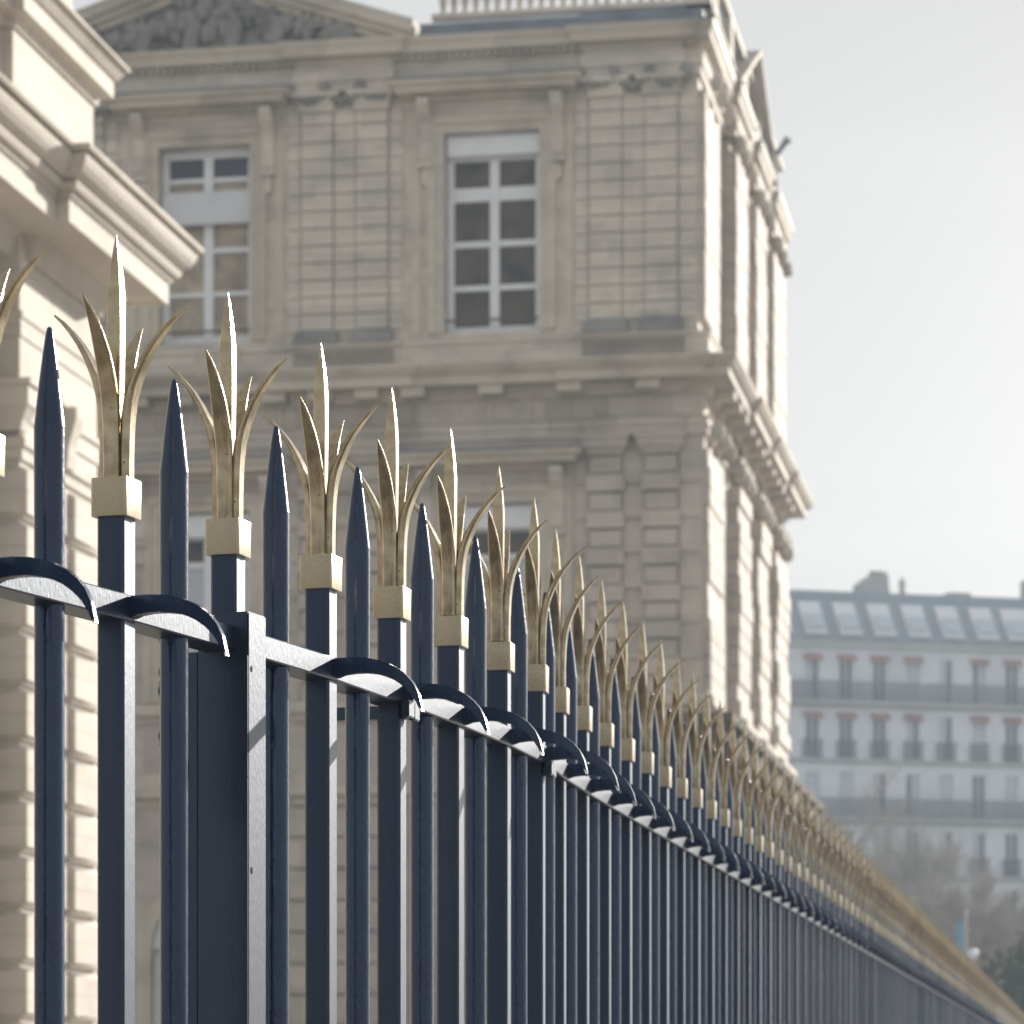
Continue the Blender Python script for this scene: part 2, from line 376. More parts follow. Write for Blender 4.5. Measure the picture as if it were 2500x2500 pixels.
# lumpy iron casting beside the second round picket
cst = MB().prism([(-.020,Z0+.655),(-.040,Z0+.655),(-.036,Z0+.63),(-.031,Z0+.60),(-.028,Z0+.40),(-.012,Z0+.40),(-.012,Z0+.655)], 'y', .03, .036)
for z_, r_ in ((.606,.009),(.590,.008),(.578,.010),(.566,.006),(.510,.010),(.500,.008),(.452,.007),(.444,.006)):
    cst.blob((-.033, .033, Z0+z_), (r_, r_*.7, r_*1.2), .15, 8)
cc = cst.build("hinge_casting", M_FLAT, fence, smooth=50)
h1 = heading(1); q1 = (pos[1]+pos[2])/2
cc.location = Vector((*q1, 0))-F0; cc.rotation_euler = (0,0,-R(20.8))
# rail joint clamps
for i in (4, 7):
    cl = MB()
    cl.box(-.106,.034,-.012,.012,Z0+.626,Z0+.6485)
    cl.box(.0285,.042,-.034,-.0005,Z0+.626,Z0+.656); cl.box(.0285,.0418,.0005,.030,Z0+.624,Z0+.656)
    o = cl.build("rail_clamp", M_FLAT, fence, bevel=.002, seg=2, smooth=40)
    d = Vector((math.sin(heading(i)), math.cos(heading(i))))*(-.0)
    o.location = Vector((*(pos[i]+d), 0))-F0; o.rotation_euler = (0,0,-heading(i))
# stone plinth under the fence
prof = [(.16,0),(.16,.36),(.19,.38),(.19,.47),(.15,.50),(-.15,.50),(-.19,.47),(-.19,.38),(-.16,.36),(-.16,0)]
MB().sweep(path, prof).build("stone_plinth", M_SMOLD, fence)

# ------------------------------------------------------------------ building helpers
def wall_holes(m, x0, x1, z0, z1, holes, y=0, depth=.45, back=None):
    xs = sorted({x0, x1, *[h[0] for h in holes], *[h[1] for h in holes]}); zs = sorted({z0, z1, *[h[2] for h in holes], *[h[3] for h in holes]})
    for a, b in zip(xs, xs[1:]):
        for c_, d in zip(zs, zs[1:]):
            if any(h[0] <= a and b <= h[1] and h[2] <= c_ and d <= h[3] for h in holes): continue
            m.add([(a,y,c_),(b,y,c_),(b,y,d),(a,y,d)], [(0,1,2,3)])
    for h in holes:
        a, b, c_, d = h[:4]; Y = y+depth
        m.add([(a,y,c_),(b,y,c_),(b,y,d),(a,y,d),(a,Y,c_),(b,Y,c_),(b,Y,d),(a,Y,d)], [(0,4,5,1),(1,5,6,2),(2,6,7,3),(3,7,4,0)])
def french_window(parent, cx, z0, z1, w_, y, rows, blind=None, glass=None, name="window"):
    """white casement: rows = list of (za, zb, glass material) pane rows"""
    x0, x1 = cx-w_/2, cx+w_/2
    m = MB(); fw = .12
    m.box(x0, x0+fw, y-.06, y+.06, z0, z1); m.box(x1-fw, x1, y-.06, y+.06, z0, z1)
    m.box(x0+fw, x1-fw, y-.06, y+.06, z0, rows[-1][0]); m.box(x0+fw, x1-fw, y-.06, y+.06, rows[0][1], z1)
    m.box(cx-.085, cx+.085, y-.075, y+.05, rows[-1][0], rows[0][1])
    for (a, b, g), (a2, b2, g2) in zip(rows, rows[1:]):
        for s_ in (-1, 1):
            xa, xb = (x0+fw, cx-.085) if s_ < 0 else (cx+.085, x1-fw)
            m.box(xa, xb, y-.05, y+.05, b2, a)
    fo = m.build(name, M_WHITE, parent)
    for a, b, g in rows:
        for s_ in (-1, 1):
            xa, xb = (x0+fw, cx-.085) if s_ < 0 else (cx+.085, x1-fw)
            MB().box(xa, xb, y+.005, y+.02, a, b).build("pane", g, fo)
    if blind:
        MB().box(x0+.02, x1-.02, y-.24, y-.08, blind[0], blind[1]).build("blind_box", blind[2] if len(blind) > 2 else M_BLIND, fo, bevel=.01)
    return fo

# ------------------------------------------------------------------ the palace (main facade faces the camera, in shade)
pal = empty("palace_building", (3.42, 58, 0), -ANG)
tag(pal, "big pale stone palace with tall white windows, banded pilasters and heavy cornices", "building")
U = lambda u: -u                      # u counts metres leftwards from the corner
WU = [3.84, 9.19, 14.55, 19.9]
LEFT, DEP = -25, 14.0
# side bays stand proud of the side wall
TEETH = [(.0,2.3),(3.9,6.0),(7.7,9.7),(11.4,14.0)]
def side_path(off_tooth=.2, base=0, z_ress=True):
    p = []
    for a, b in TEETH:
        if a == 0: p += [(base+off_tooth*0, 0)]
        p_ = []
        if a > 0: p += [(base, a), (base+off_tooth, a)]
        if b < DEP: p += [(base+off_tooth if a > 0 else base, b)] + ([(base, b)] if a > 0 else [])
    p += [(base+off_tooth, DEP), (LEFT, DEP)]
    return p
def front_path(ress, off=.10, base=0):
    """ress: list of (u_left, u_right)"""
    p = [(LEFT, -base)]
    for a, b in ress: p += [(-a, -base), (-a, -base-off), (-b, -base-off), (-b, -base)] if b > 0.05 else [(-a, -base), (-a, -base-off)]
    return p
def walk(ress, off=.10, toff=.2, sb=0):
    p = [(LEFT, 0)]
    for a, b in ress: p += [(-a, 0), (-a, -off), (-b, -off), (-b, 0)]
    p += [(sb, 0)]
    for a, b in TEETH:
        if a > 0: p += [(sb, a), (sb+toff, a)]
        if a > 0 and b < DEP: p += [(sb+toff, b), (sb, b)]
    p += [(sb+toff, DEP), (LEFT, DEP)]
    return p
PAIRS = [(18.1,15.95)[::1], (12.73,10.75), (7.40,5.70), (2.10,.42)]
PAIRS = [(18.1,16.4), (12.75,11.05), (7.40,5.70), (2.10,.42)]
# walls
holesU = [(-u-.88, -u+.86, 15.12, 18.72) for u in WU]
holesL = [(-u-.85, -u+.85, 8.55, 12.02) for u in WU]
holesG = [(-u-1.0, -u+1.0, .9, 4.02) for u in WU]
wl = MB(); wall_holes(wl, LEFT, -.10, 14.4, 20.1, holesU)
wl.box(LEFT, -.10, .6, DEP-.1, 14.4, 20.1)
wl.add([(-.10,0,14.4),(-.10,DEP,14.4),(-.10,DEP,20.1),(-.10,0,20.1)], [(0,1,2,3)])
wl.build("upper_wall", M_SMAIN, pal)
wl = MB(); wall_holes(wl, LEFT, 0, 0, 14.2, holesL+holesG)
wl.box(LEFT, -.002, .6, DEP-.002, 0, 14.2); wl.add([(0,0,0),(0,DEP,0),(0,DEP,14.2),(0,0,14.2)], [(0,1,2,3)])
wl.build("lower_wall", M_SLOW, pal)
# ground floor arches over the square openings
for u in WU:
    ring = MB(); n = 14
    for k in range(n):
        a0, a1 = math.pi*k/n, math.pi*(k+1)/n
        for r0, r1, yy in ((1.0,1.28,-.10),):
            q = [(-u+r*math.cos(a), 4.02+r*math.sin(a)) for r, a in ((r0,a0),(r1,a0),(r1,a1),(r0,a1))]
            ring.prism(q, 'y', yy, .02)
    ring.box(-u-1.28, -u-1.0, -.10, .02, .9, 4.02); ring.box(-u+1.0, -u+1.28, -.10, .02, .9, 4.02)
    ring.build("arch_surround", M_SMOLD, pal)
    tym = MB(); tym.prism([(-u+.98*math.cos(math.pi*k/16), 4.03+.98*math.sin(math.pi*k/16)) for k in range(17)], 'y', -.012, -.002)
    tym.build("arch_panel", M_BLIND, pal)
    french_window(pal, -u, .9, 4.02, 2.0, .2, [(2.7,3.85,M_GLASS),(1.1,2.55,M_GLASS)])
# upper windows
for k, u in enumerate(WU):
    if k == 0:
        french_window(pal, -u, 15.12, 18.72, 1.74, .34, [(17.80,18.28,M_GLASS),(16.83,17.55,M_GLASS),(16.03,16.72,M_GLASS),(15.27,15.93,M_GLASS)], (18.33,18.70,M_WHITE))
    else:
        french_window(pal, -u, 15.12, 18.72, 1.74, .34, [(18.22,18.58,M_GLASSN),(17.98,18.14,M_GLASSB),(16.93,17.45,M_GLASSB),(16.12,16.84,M_GLASSB),(15.30,16.04,M_GLASSB)], (17.33,17.92,M_BLIND))
    french_window(pal, -u, 8.55, 12.02, 1.70, .34, [(11.15,11.55,M_GLASS),(9.75,11.05,M_FSHUT),(8.75,9.65,M_FSHUT)], (11.58,12.0,M_WHITE))
    rl = MB()                          # low guard bar
    rl.box(-u-.88, -u+.86, .02, .05, 15.32, 15.36)
    rl.build("guard_bar", M_FRAIL, pal)
    # moulded surrounds, hood on consoles
    for (z0, z1, hw, hz, mm) in ((15.12,18.72,.87,19.30,M_SMAIN),(8.55,12.02,.85,12.60,M_SLOW)):
        s_ = MB()
        for a, b, pr in ((0,.16,.05),(.16,.30,.09),(.44,.62,.03)):
            s_.box(-u-hw-b, -u-hw-a, -pr, .01, z0, z1+a); s_.box(-u+hw+a, -u+hw+b, -pr, .01, z0, z1+a)
            if a < .4: s_.box(-u-hw-b, -u+hw+b, -pr, .01, z1+a, z1+b)
        s_.build("window_surround", M_SMOLD, pal)
        h_ = MB(); x0, x1 = -u-1.60, -u+1.48
        pth = [(x0,0),(x0+.0001,-.0)] 
        prof = [(0,hz),(.10,hz),(.13,hz+.05),(.44,hz+.07),(.46,hz+.17),(.53,hz+.19),(.57,hz+.27),(0,hz+.30)]
        h_.sweep([(x0+.35,.0),(x0+.35,-.02),(x1-.35,-.02),(x1-.35,.0)], prof)
        ho = h_.build("window_hood", M_SMOLD, pal)
        MB().sweep([(x0+.35,.0),(x0+.35,-.02),(x1-.35,-.02),(x1-.35,.0)], [(.05,hz+.292),(.57,hz+.272),(.59,hz+.30),(.02,hz+.42)]).build("hood_flashing", M_LEAD, ho)
        for s2 in (-1, 1):
            cx = -u+s2*1.215; c_ = MB()
            pr = [(0,hz),(-.38,hz),(-.39,hz-.10),(-.30,hz-.24),(-.14,hz-.40),(-.10,hz-.75),(-.13,hz-.92),(-.14,hz-1.02),(-.09,hz-1.12),(0,hz-1.14)]
            c_.prism([(y, z) for y, z in pr], 'x', cx-.11, cx+.11)
            c_.box(cx-.14, cx+.14, -.17, 0, hz-1.20, hz-1.12)
            c_.blob((cx, -.05, hz-1.36), (.09,.08,.19), .1, 8)
            c_.build("console", M_SMAIN, pal, bevel=.012)
# pilasters, banded
def banded(m, x0, x1, y, z0, z1, pitch, gap, pr, axis='front', jitter=0):
    n = max(1, round((z1-z0)/pitch)); ph = (z1-z0)/n
    for k in range(n):
        a, b = z0+k*ph+gap/2, z0+(k+1)*ph-gap/2
        q = pr+random.uniform(-jitter, jitter)
        if axis == 'front': m.box(x0, x1, y-q, y+.05, a, b)
        else: m.box(y-.05, y+q, x0, x1, a, b)
for a, b in PAIRS:
    c_ = (a+b)/2
    for q0, q1, q2 in ((-a-.22, -a+.02, .04), (-b-.02, -b+(.22 if b > 1 else .30), .04), (-c_-.20, -c_+.20, .06)):
        pu = MB(); banded(pu, q0, q1, 0, 15.22, 19.28, .32, .022, q2); pu.build("banded_wall_courses", M_SMAIN, pal, bevel=.008)
    for x0, x1 in ((-a+.05, -a+.63), (-b-.63, -b-.05)):
        p_ = MB(); banded(p_, x0, x1, 0, 15.22, 19.28, .32, .022, .10, jitter=.006)
        po = p_.build("pilaster", M_SMAIN, pal, bevel=.008)
        q = MB(); q.sweep([(x0,.0),(x0,-.13),(x1,-.13),(x1,.0)], [(0,14.98),(.12,14.98),(.12,15.06),(.09,15.10),(.10,15.16),(.05,15.20),(.02,15.25),(0,15.25)])
        q.build("pilaster_base", M_SDARK, po)
        q = MB(); q.sweep([(x0,.0),(x0,-.13),(x1,-.13),(x1,.0)], [(0,19.20),(.03,19.20),(.05,19.27),(.02,19.30),(.10,19.44),(.15,19.46),(.15,19.55),(0,19.55)])
        q.build("pilaster_capital", M_SMAIN, po)
    # carved garland between the capitals
    g = MB(); x0, x1 = -a-.12, -b+.12; n = 34
    for k in range(n):
        t = k/(n-1); sag = .10*abs(math.sin(t*math.pi*3))
        g.blob((x0+(x1-x0)*t, -.16, 19.50-sag+random.uniform(-.03,.03)), (random.uniform(.05,.085), .09, random.uniform(.05,.10)), .2, 6)
    for t in (0,.33,.66,1): g.blob((x0+(x1-x0)*t, -.18, 19.56), (.12,.11,.16), .15, 8)
    g.build("carved_garland", M_SDARK, pal, smooth=60)
    # pedestal under the pair
    q = MB(); q.sweep([(-a-.14,0),(-a-.14,-.12),(-b+.14,-.12),(-b+.14,0)], [(0,14.5),(.02,14.5),(.02,14.88),(.09,14.92),(.09,14.985),(0,14.985)])
    q.build("pedestal", M_SMAIN, pal)
    # lower storey pilasters
    for q0, q1, q2, za_, zb_, pt in ((-a-.22, -a+.02, .04, 8.5, 12.9, .66), (-b-.02, -b+(.22 if b > 1 else .38), .04, 8.5, 12.9, .66), (-c_-.20, -c_+.20, .05, 8.5, 12.9, .66), (-a-.22, -b+(.22 if b > 1 else .38), .12, .3, 6.6, .55)):
        pu = MB(); banded(pu, q0, q1, 0, za_, zb_, pt, .05, q2); pu.build("banded_wall_courses", M_SLOW, pal, bevel=.012)
    for x0, x1 in ((-a+.05, -a+.63), (-b-.63, -b-.05)):
        p_ = MB(); n = 13
        for k in range(n):
            z0 = 8.5+k*.33; wide = k % 2
            p_.box(x0-.05*wide, x1+.05*wide, -(.13+.05*wide), .05, z0+.015, z0+.315)
        po = p_.build("pilaster", M_SLOW, pal, bevel=.012)
        q = MB(); q.sweep([(x0,.0),(x0,-.14),(x1,-.14),(x1,.0)], [(0,12.80),(.03,12.80),(.04,12.86),(.12,12.95),(.12,13.05),(.16,13.07),(.16,13.14),(0,13.14)])
        q.build("pilaster_capital", M_SLOW, po)
# side wall bays, rusticated
for a, b in TEETH:
    if a == 0: sb_ = ((.03, 2.3, -.10, 15.24, 19.3, .32, .008, .13, 'side', .008), (.03, 2.3, 0, 8.5, 12.9, .33, .012, .10, 'side', .03), (.03, 2.3, 0, .3, 8.2, .33, .014, .12, 'side', .03))
    else: sb_ = ((a-.01, b, -.10, 15.24, 19.3, .32, .01, .27, 'side', .012), (a-.02, b, 0, 8.5, 12.9, .33, .014, .24, 'side', .045), (a-.02, b, 0, .3, 8.2, .33, .016, .26, 'side', .045))
    for k_, ar in enumerate(sb_):
        t = MB(); banded(t, *ar)
        if a and k_ == 0: t.box(-.15, .02, a, b, 14.5, 19.5)
        t.build("side_bay_courses", M_SLOW, pal, bevel=.006)
# string courses and cornices run round the front and the side
def mould(name, prof, m, off=.10, toff=.2, ress=PAIRS, sb=0): return MB().sweep(walk(ress, off, toff, sb), prof).build(name, m, pal)
mould("plinth", [(0,0),(.25,0),(.25,.8),(.18,.9),(0,.9)], M_SMOLD)
mould("string_course", [(0,6.62),(.05,6.62),(.08,6.72),(.22,6.80),(.22,6.92),(.10,6.98),(0,6.98)], M_SMOLD)
mould("string_course", [(0,8.15),(.05,8.15),(.08,8.25),(.20,8.30),(.20,8.42),(.10,8.50),(0,8.50)], M_SMOLD)
mould("architrave", [(0,13.14),(.05,13.14),(.05,13.30),(.08,13.31),(.08,13.42),(.12,13.46),(0,13.46)], M_SLOW)
mc = mould("middle_cornice", [(0,13.88),(.06,13.88),(.10,13.96),(.14,13.98),(.14,14.06),(.50,14.08),(.50,14.24),(.56,14.27),(.64,14.36),(.66,14.40),(.66,14.44),(0,14.50)], M_SMOLD, .08, .08)
mould("upper_plinth", [(-.10,14.46),(.10,14.47),(.10,14.86),(.14,14.90),(.14,14.97),(-.10,15.0)], M_SMAIN, .04, .16)
mould("entablature", [(-.12,19.55),(.06,19.55),(.06,19.72),(.10,19.73),(.10,19.90),(.13,19.95),(.05,19.97),(.05,20.02),(-.12,20.02)], M_SMAIN, .10, .2, sb=-.1)
tcn = mould("top_cornice", [(-.1,19.96),(.02,19.96),(.04,20.03),(.06,20.05),(.06,20.12),(.26,20.15),(.27,20.28),(.29,20.30),(.33,20.38),(.33,20.42),(-.1,20.44)], M_SMOLD, .10, .10, sb=-.12)
fp_ = walk([PAIRS[3]], .10, .10, -.12); fp_[0] = (-5.15, 0)
MB().sweep(fp_, [(-.1,20.442),(.33,20.422),(.335,20.45),(.14,20.54),(.10,20.70),(-.1,20.71)]).build("cornice_flashing", M_LEAD, tcn)
dn = MB()
x = -5.2
for k in range(int(24/.14)):
    xx = -.25-k*.14; dn.box(xx-.045, xx+.045, -.15, -.055, 20.05, 20.135)
dn.build("dentils", M_SMOLD, pal)
# brackets under the middle cornice
u = .95
while u < 20:
    MB().box(-u-.22, -u+.22, -.47, -.10, 13.90, 14.07).build("cornice_bracket", M_SMOLD, pal, bevel=.01); u += (1.42 if u < 4 else .86)
y_ = .9
while y_ < 13.5: MB().box(.10, .47, y_-.2, y_+.2, 13.90, 14.07).build("cornice_bracket", M_SMOLD, pal, bevel=.01); y_ += 1.05
# frieze: rosettes and grooved blocks
for u in (1.85, 4.7, 7.1, 10.0, 12.4, 15.3):
    fz = MB().box(-u-.26, -u+.26, -.02, .01, 13.48, 13.86)
    for j in range(8):
        a = 2*math.pi*j/8; fz.blob((-u+.10*math.cos(a), -.03, 13.67+.10*math.sin(a)), (.055,.05,.055), .1, 6)
    fz.blob((-u, -.05, 13.67), (.06,.06,.06), 0, 6); fz.build("frieze_rosette", M_SLOW, pal)
for u in (1.1, 2.6, 3.3, 4.0, 5.5, 6.3, 7.9, 8.7, 9.3):
    fz = MB().box(-u-.19, -u+.19, -.02, .01, 13.465, 13.875)
    for j in (-1, 0, 1): fz.box(-u+j*.12-.04, -u+j*.12+.04, -.05, .01, 13.47, 13.87)
    fz.build("frieze_grooved_block", M_SLOW, pal)
# pediment over the left bays
PC, PH, PZ = 9.15, 3.72, 20.40
pd = MB()
pd.prism([(-PC-PH, PZ+.02), (-PC+PH, PZ+.02), (-PC, PZ+.02+PH*.33)], 'y', -.05, 1.2)
ped = pd.build("pediment", M_SDARK, pal)
for s_ in (-1, 1):
    rk = MB(); ex = PH+.20
    for (o0, o1, y0) in ((-.02,.10,-.22),(.10,.22,-.34),(.22,.36,-.44),(.36,.50,-.30)):
        rk.prism([(-PC+s_*ex, PZ-.15+o0), (-PC, PZ-.15+ex*.33+o0), (-PC, PZ-.15+ex*.33+o1), (-PC+s_*ex, PZ-.15+o1)], 'y', y0, 1.2)
    rk.build("raking_cornice", M_SMOLD, ped)
rel = MB()
for k in range(150):
    xx = random.uniform(-PH+.4, PH-.4); hmax = (PH-abs(xx))*.33-.16
    if hmax < .1: continue
    zz = random.uniform(.06, hmax); r = random.uniform(.06,.17)
    rel.blob((-PC+xx, -.06-random.uniform(0,.12), PZ+.10+zz*.95), (r, .12, r*random.uniform(.7,1.7)), .3, 6)
for xx in (-2.1,-1.2,-.3,.5,1.3,2.0):
    h_ = (PH-abs(xx))*.33*.75
    rel.tube([(-PC+xx, -.12, PZ+.08), (-PC+xx+.12, -.2, PZ+.08+h_*.5), (-PC+xx+.02, -.16, PZ+.1+h_*.8)], [.17,.14,.07], 8)
    rel.blob((-PC+xx+.02, -.18, PZ+.12+h_*.92), (.08,.09,.1), .1, 7)
rel.build("carved_relief", M_SDARK, ped, smooth=60)
# balustrade above the cornice
bl = MB()
bl.box(-4.95, .05, -.02, .16, 20.800, 20.900); bl.box(-4.95, .05, -.02, .16, 21.620, 21.750)
bl.box(-.05+.0, .13, .0, 13.9, 20.800, 20.900); bl.box(-.05, .13, .0, 13.9, 21.622, 21.752)
for k in range(24):
    xx = -4.75+k*.2
    if abs(xx+.1) < .25: continue
    bl.lathe([(.06,20.900),(.045,20.980),(.075,21.150),(.05,21.350),(.03,21.480),(.055,21.620)], 8, xx, .07)
bl.box(-.35, .14, -.05, .30, 20.800, 21.780)
for k in range(5): bl.box(-.05, .14, .6+k*2.6, 1.0+k*2.6, 20.800, 21.620)
bl.build("balustrade", M_SMAIN, pal)
# roof
rf = MB()
rf.loft([[(LEFT,.9,20.7),(-.9,.9,20.7),(-.9,DEP-.8,20.7),(LEFT,DEP-.8,20.7)], [(LEFT,4.5,22.0),(-5,4.5,22.0),(-5,DEP-4.5,22.0),(LEFT,DEP-4.5,22.0)]])
rf.build("roof", M_SLATE, pal)
# side pediment with its own small roof
SC, SH, SZ = 7.1, 3.3, 20.42
SL = .46
sp2 = MB(); sp2.prism([(SC-SH, SZ), (SC+SH, SZ), (SC, SZ+SH*SL)], 'x', -.9, -.12)
sped = sp2.build("side_pediment", M_SDARK, pal)  # darker stone here puts the tympanum's shade into the colour
for s_ in (-1, 1):
    rk = MB()
    for (o0, o1, xx) in ((.0,.10,.20),(.10,.20,.32)):
        rk.prism([(SC+s_*(SH+.3), SZ-.10+o0), (SC, SZ-.10+(SH+.3)*SL+o0), (SC, SZ-.10+(SH+.3)*SL+o1), (SC+s_*(SH+.3), SZ-.10+o1)], 'x', -.6, xx)
    rk.build("raking_cornice", M_SMOLD, sped)
rr = MB(); rr.prism([(SC-SH-.3, SZ+.12), (SC+SH+.3, SZ+.12), (SC, SZ+.12+(SH+.3)*SL)], 'x', -7, -.14)
rr.build("gable_roof", M_LEAD, sped)
MB().tube([(.25,10.2,20.85),(.52,9.95,21.12),(.60,9.9,21.18)], [.05,.06,.10], 8).build("spout", M_LEAD, sped)
# corner keystones and small carvings on the side entablature
for a, b in TEETH:
    for z_, s3 in ((13.2,.16),(19.45,.14)):
        for j in range(3): MB().blob((.22, a+.2+(b-a-.4)*j/2, z_), (s3,s3*1.2,s3*1.3), .2, 6).build("carved_bracket", M_SMOLD, pal, smooth=60)

# ------------------------------------------------------------------ honey-coloured lodge on the left
lod = empty("stone_lodge", (-3.826, 30, 0), -ANG)
tag(lod, "honey stone building in full sun at the left edge with bulging stone courses", "building")
NV = -2.2
lp = [(-.25,-22),(-.25,NV),(0,NV),(0,0),(-12,0)]
m = MB()
for a, b, c_, d in ((-12,-.25,-22,0),(-.3,0,NV,0)): m.box(a, b, c_, d, 0, 8.87)
m.build("wall", M_SLEFT, lod)
bl_ = MB()
for k in range(15):
    z0 = -.25+k*.475
    if z0+.475 > 6.95: break
    za, zb = max(z0+.022, 0), z0+.475-.022
    j = .12*(k % 2)
    bl_.box(-.24, .075, NV-.055, NV+.62+j, za, zb)           # near quoin: wraps the corner
    bl_.box(-.20, .035, NV+.62+j+.03, -.98, za, zb)
    bl_.box(-.20, .085, -.95, -.02, za, zb)
    for q in range(12): bl_.box(-.45, -.21, NV-.35-(q+1)*1.3+j, NV-.35-q*1.3-.04+j, za, zb)
bl_.build("rusticated_blocks", M_SLEFT, lod, bevel=.035, seg=3, smooth=50)
lpc = [(-.115,-22),(-.115,-1.95),(0,-1.95),(0,0),(-12,0)]
def lm(name, prof, path_=lp, m_=M_SLEFT, par=None): return MB().sweep(path_, prof).build(name, m_, par or lod)
lm("string_course", [(0,6.92),(.03,6.92),(.035,7.0),(.07,7.03),(.07,7.10),(0,7.13)])
lm("string_course", [(0,7.28),(.02,7.28),(.02,7.42),(.05,7.45),(.05,7.50),(0,7.52)])
lm("architrave", [(0,7.98),(.015,7.98),(.015,8.12),(.035,8.14),(.035,8.19),(0,8.20)])
lm("capital", [(0,7.16),(.03,7.16),(.05,7.24),(.11,7.34),(.13,7.36),(.13,7.52),(.16,7.53),(.16,7.58),(0,7.60)], [(-.25,NV-.03),(0,NV-.03),(0,NV+.12)])
kc = MB(); kc.prism([(0,7.56),(.20,7.56),(.20,7.46),(.13,7.22),(.11,7.02),(0,7.0)], 'y', -1.25, -1.02); kc.build("console", M_SLEFT, lod, bevel=.01)
kc = MB(); kc.box(0, .10, -1.35, -.92, 7.56, 7.64); kc.build("console_cap", M_SLEFT, lod, bevel=.01)
# main cornice: bed mould, flat soffit, corona, quarter-round gutter, thin cap
lc = lm("cornice", [(-.16,8.66),(.04,8.66),(.07,8.78),(.11,8.84),(.13,8.87),(.49,8.89),(.49,8.86),(.53,8.86),(.53,9.06),(.56,9.07),(.56,9.11),(.61,9.12),(.63,9.16),(.63,9.175),(-.16,9.18)], lpc)
lm("gutter_moulding", [(.10,9.18),(.58,9.18),(.64,9.20),(.69,9.235),(.725,9.28),(.745,9.33),(.75,9.375),(.10,9.38)], lpc, par=lc)
for o in (lc,):
    pass
lm("gutter_cap", [(.10,9.381),(.73,9.384),(.79,9.39),(.80,9.41),(.80,9.435),(.10,9.50)], lpc, m_=M_SMOLD, par=lc)
# attic
m = MB(); m.box(-12,-.12,-22,-.05,9.38,10.72); m.box(-.15,-.02,NV-.12,-.05,9.4,10.72); m.build("attic_wall", M_SLEFT, lod)
ap = [(-.12,-22),(-.12,NV-.12),(-.02,NV-.12),(-.02,-.05),(-12,-.05)]
lm("attic_cornice", [(0,10.58),(.03,10.58),(.05,10.66),(.15,10.68),(.15,10.83),(.18,10.85),(.22,10.90),(.24,10.93),(0,10.95)], ap)
lm("attic_cap", [(0,10.951),(.24,10.933),(.275,10.945),(.275,10.975),(0,11.02)], ap, M_SMOLD)
m = MB(); m.box(-12,-.10,-22,-.42,10.95,12.6); m.build("upper_block", M_SLEFT, lod)
MB().loft([[(-12.3,-22.3,12.6),(.2,-22.3,12.6),(.2,-.1,12.6),(-12.3,-.1,12.6)], [(-7,-20,14.5),(-5,-20,14.5),(-5,-4,14.5),(-7,-4,14.5)]]).build("roof", M_SLATE, lod)

# ------------------------------------------------------------------ low arcaded pavilion in front of the palace side
pv = empty("low_pavilion", (3.15, 50, 0), -ANG)
tag(pv, "low stone pavilion with shade-toned rounded gables just behind the fence beside the palace", "building")
m = MB(); m.box(-1.6, 0, 0, 17, 0, 6.3); m.build("wall", M_SMOLD, pv)
MB().sweep([(-1.6,4),(-1.6,0),(0,0),(0,17)], [(0,6.9),(.08,6.9),(.14,7.05),(.28,7.10),(.28,7.25),(0,7.3)]).build("cornice", M_SHADE, pv)
m = MB(); m.box(-1.6, -.05, .0, .5, 6.3, 6.95); m.build("front_attic", M_SHADE, pv)
for k in range(5):
    c_ = 1.7+k*3.3; a = MB(); n = 16
    for j in range(n):
        a0, a1 = math.pi*j/n, math.pi*(j+1)/n
        for r0, r1, px in ((1.05,1.32,.30),(1.5,1.72,.22)):
            q = [(c_+r*math.cos(t), 5.35+r*math.sin(t)) for r, t in ((r0,a0),(r1,a0),(r1,a1),(r0,a1))]
            a.prism(q, 'x', -.25, px)
    a.prism([(c_+1.55*math.cos(math.pi*j/16), 5.35+1.55*math.sin(math.pi*j/16)) for j in range(17)], 'x', -.3, .012)
    a.box(0, .24, c_-1.30, c_-1.06, .5, 5.35); a.box(0, .24, c_+1.06, c_+1.30, .5, 5.35)
    a.build("round_gable", M_SHADE, pv)
    MB().prism([(c_+1.0*math.cos(math.pi*j/16), 5.3+1.0*math.sin(math.pi*j/16)) for j in range(17)]+[(c_-1.02,1.2),(c_+1.02,1.2)], 'x', .0125, .03).build("pale_panel", M_SMOLD, pv)

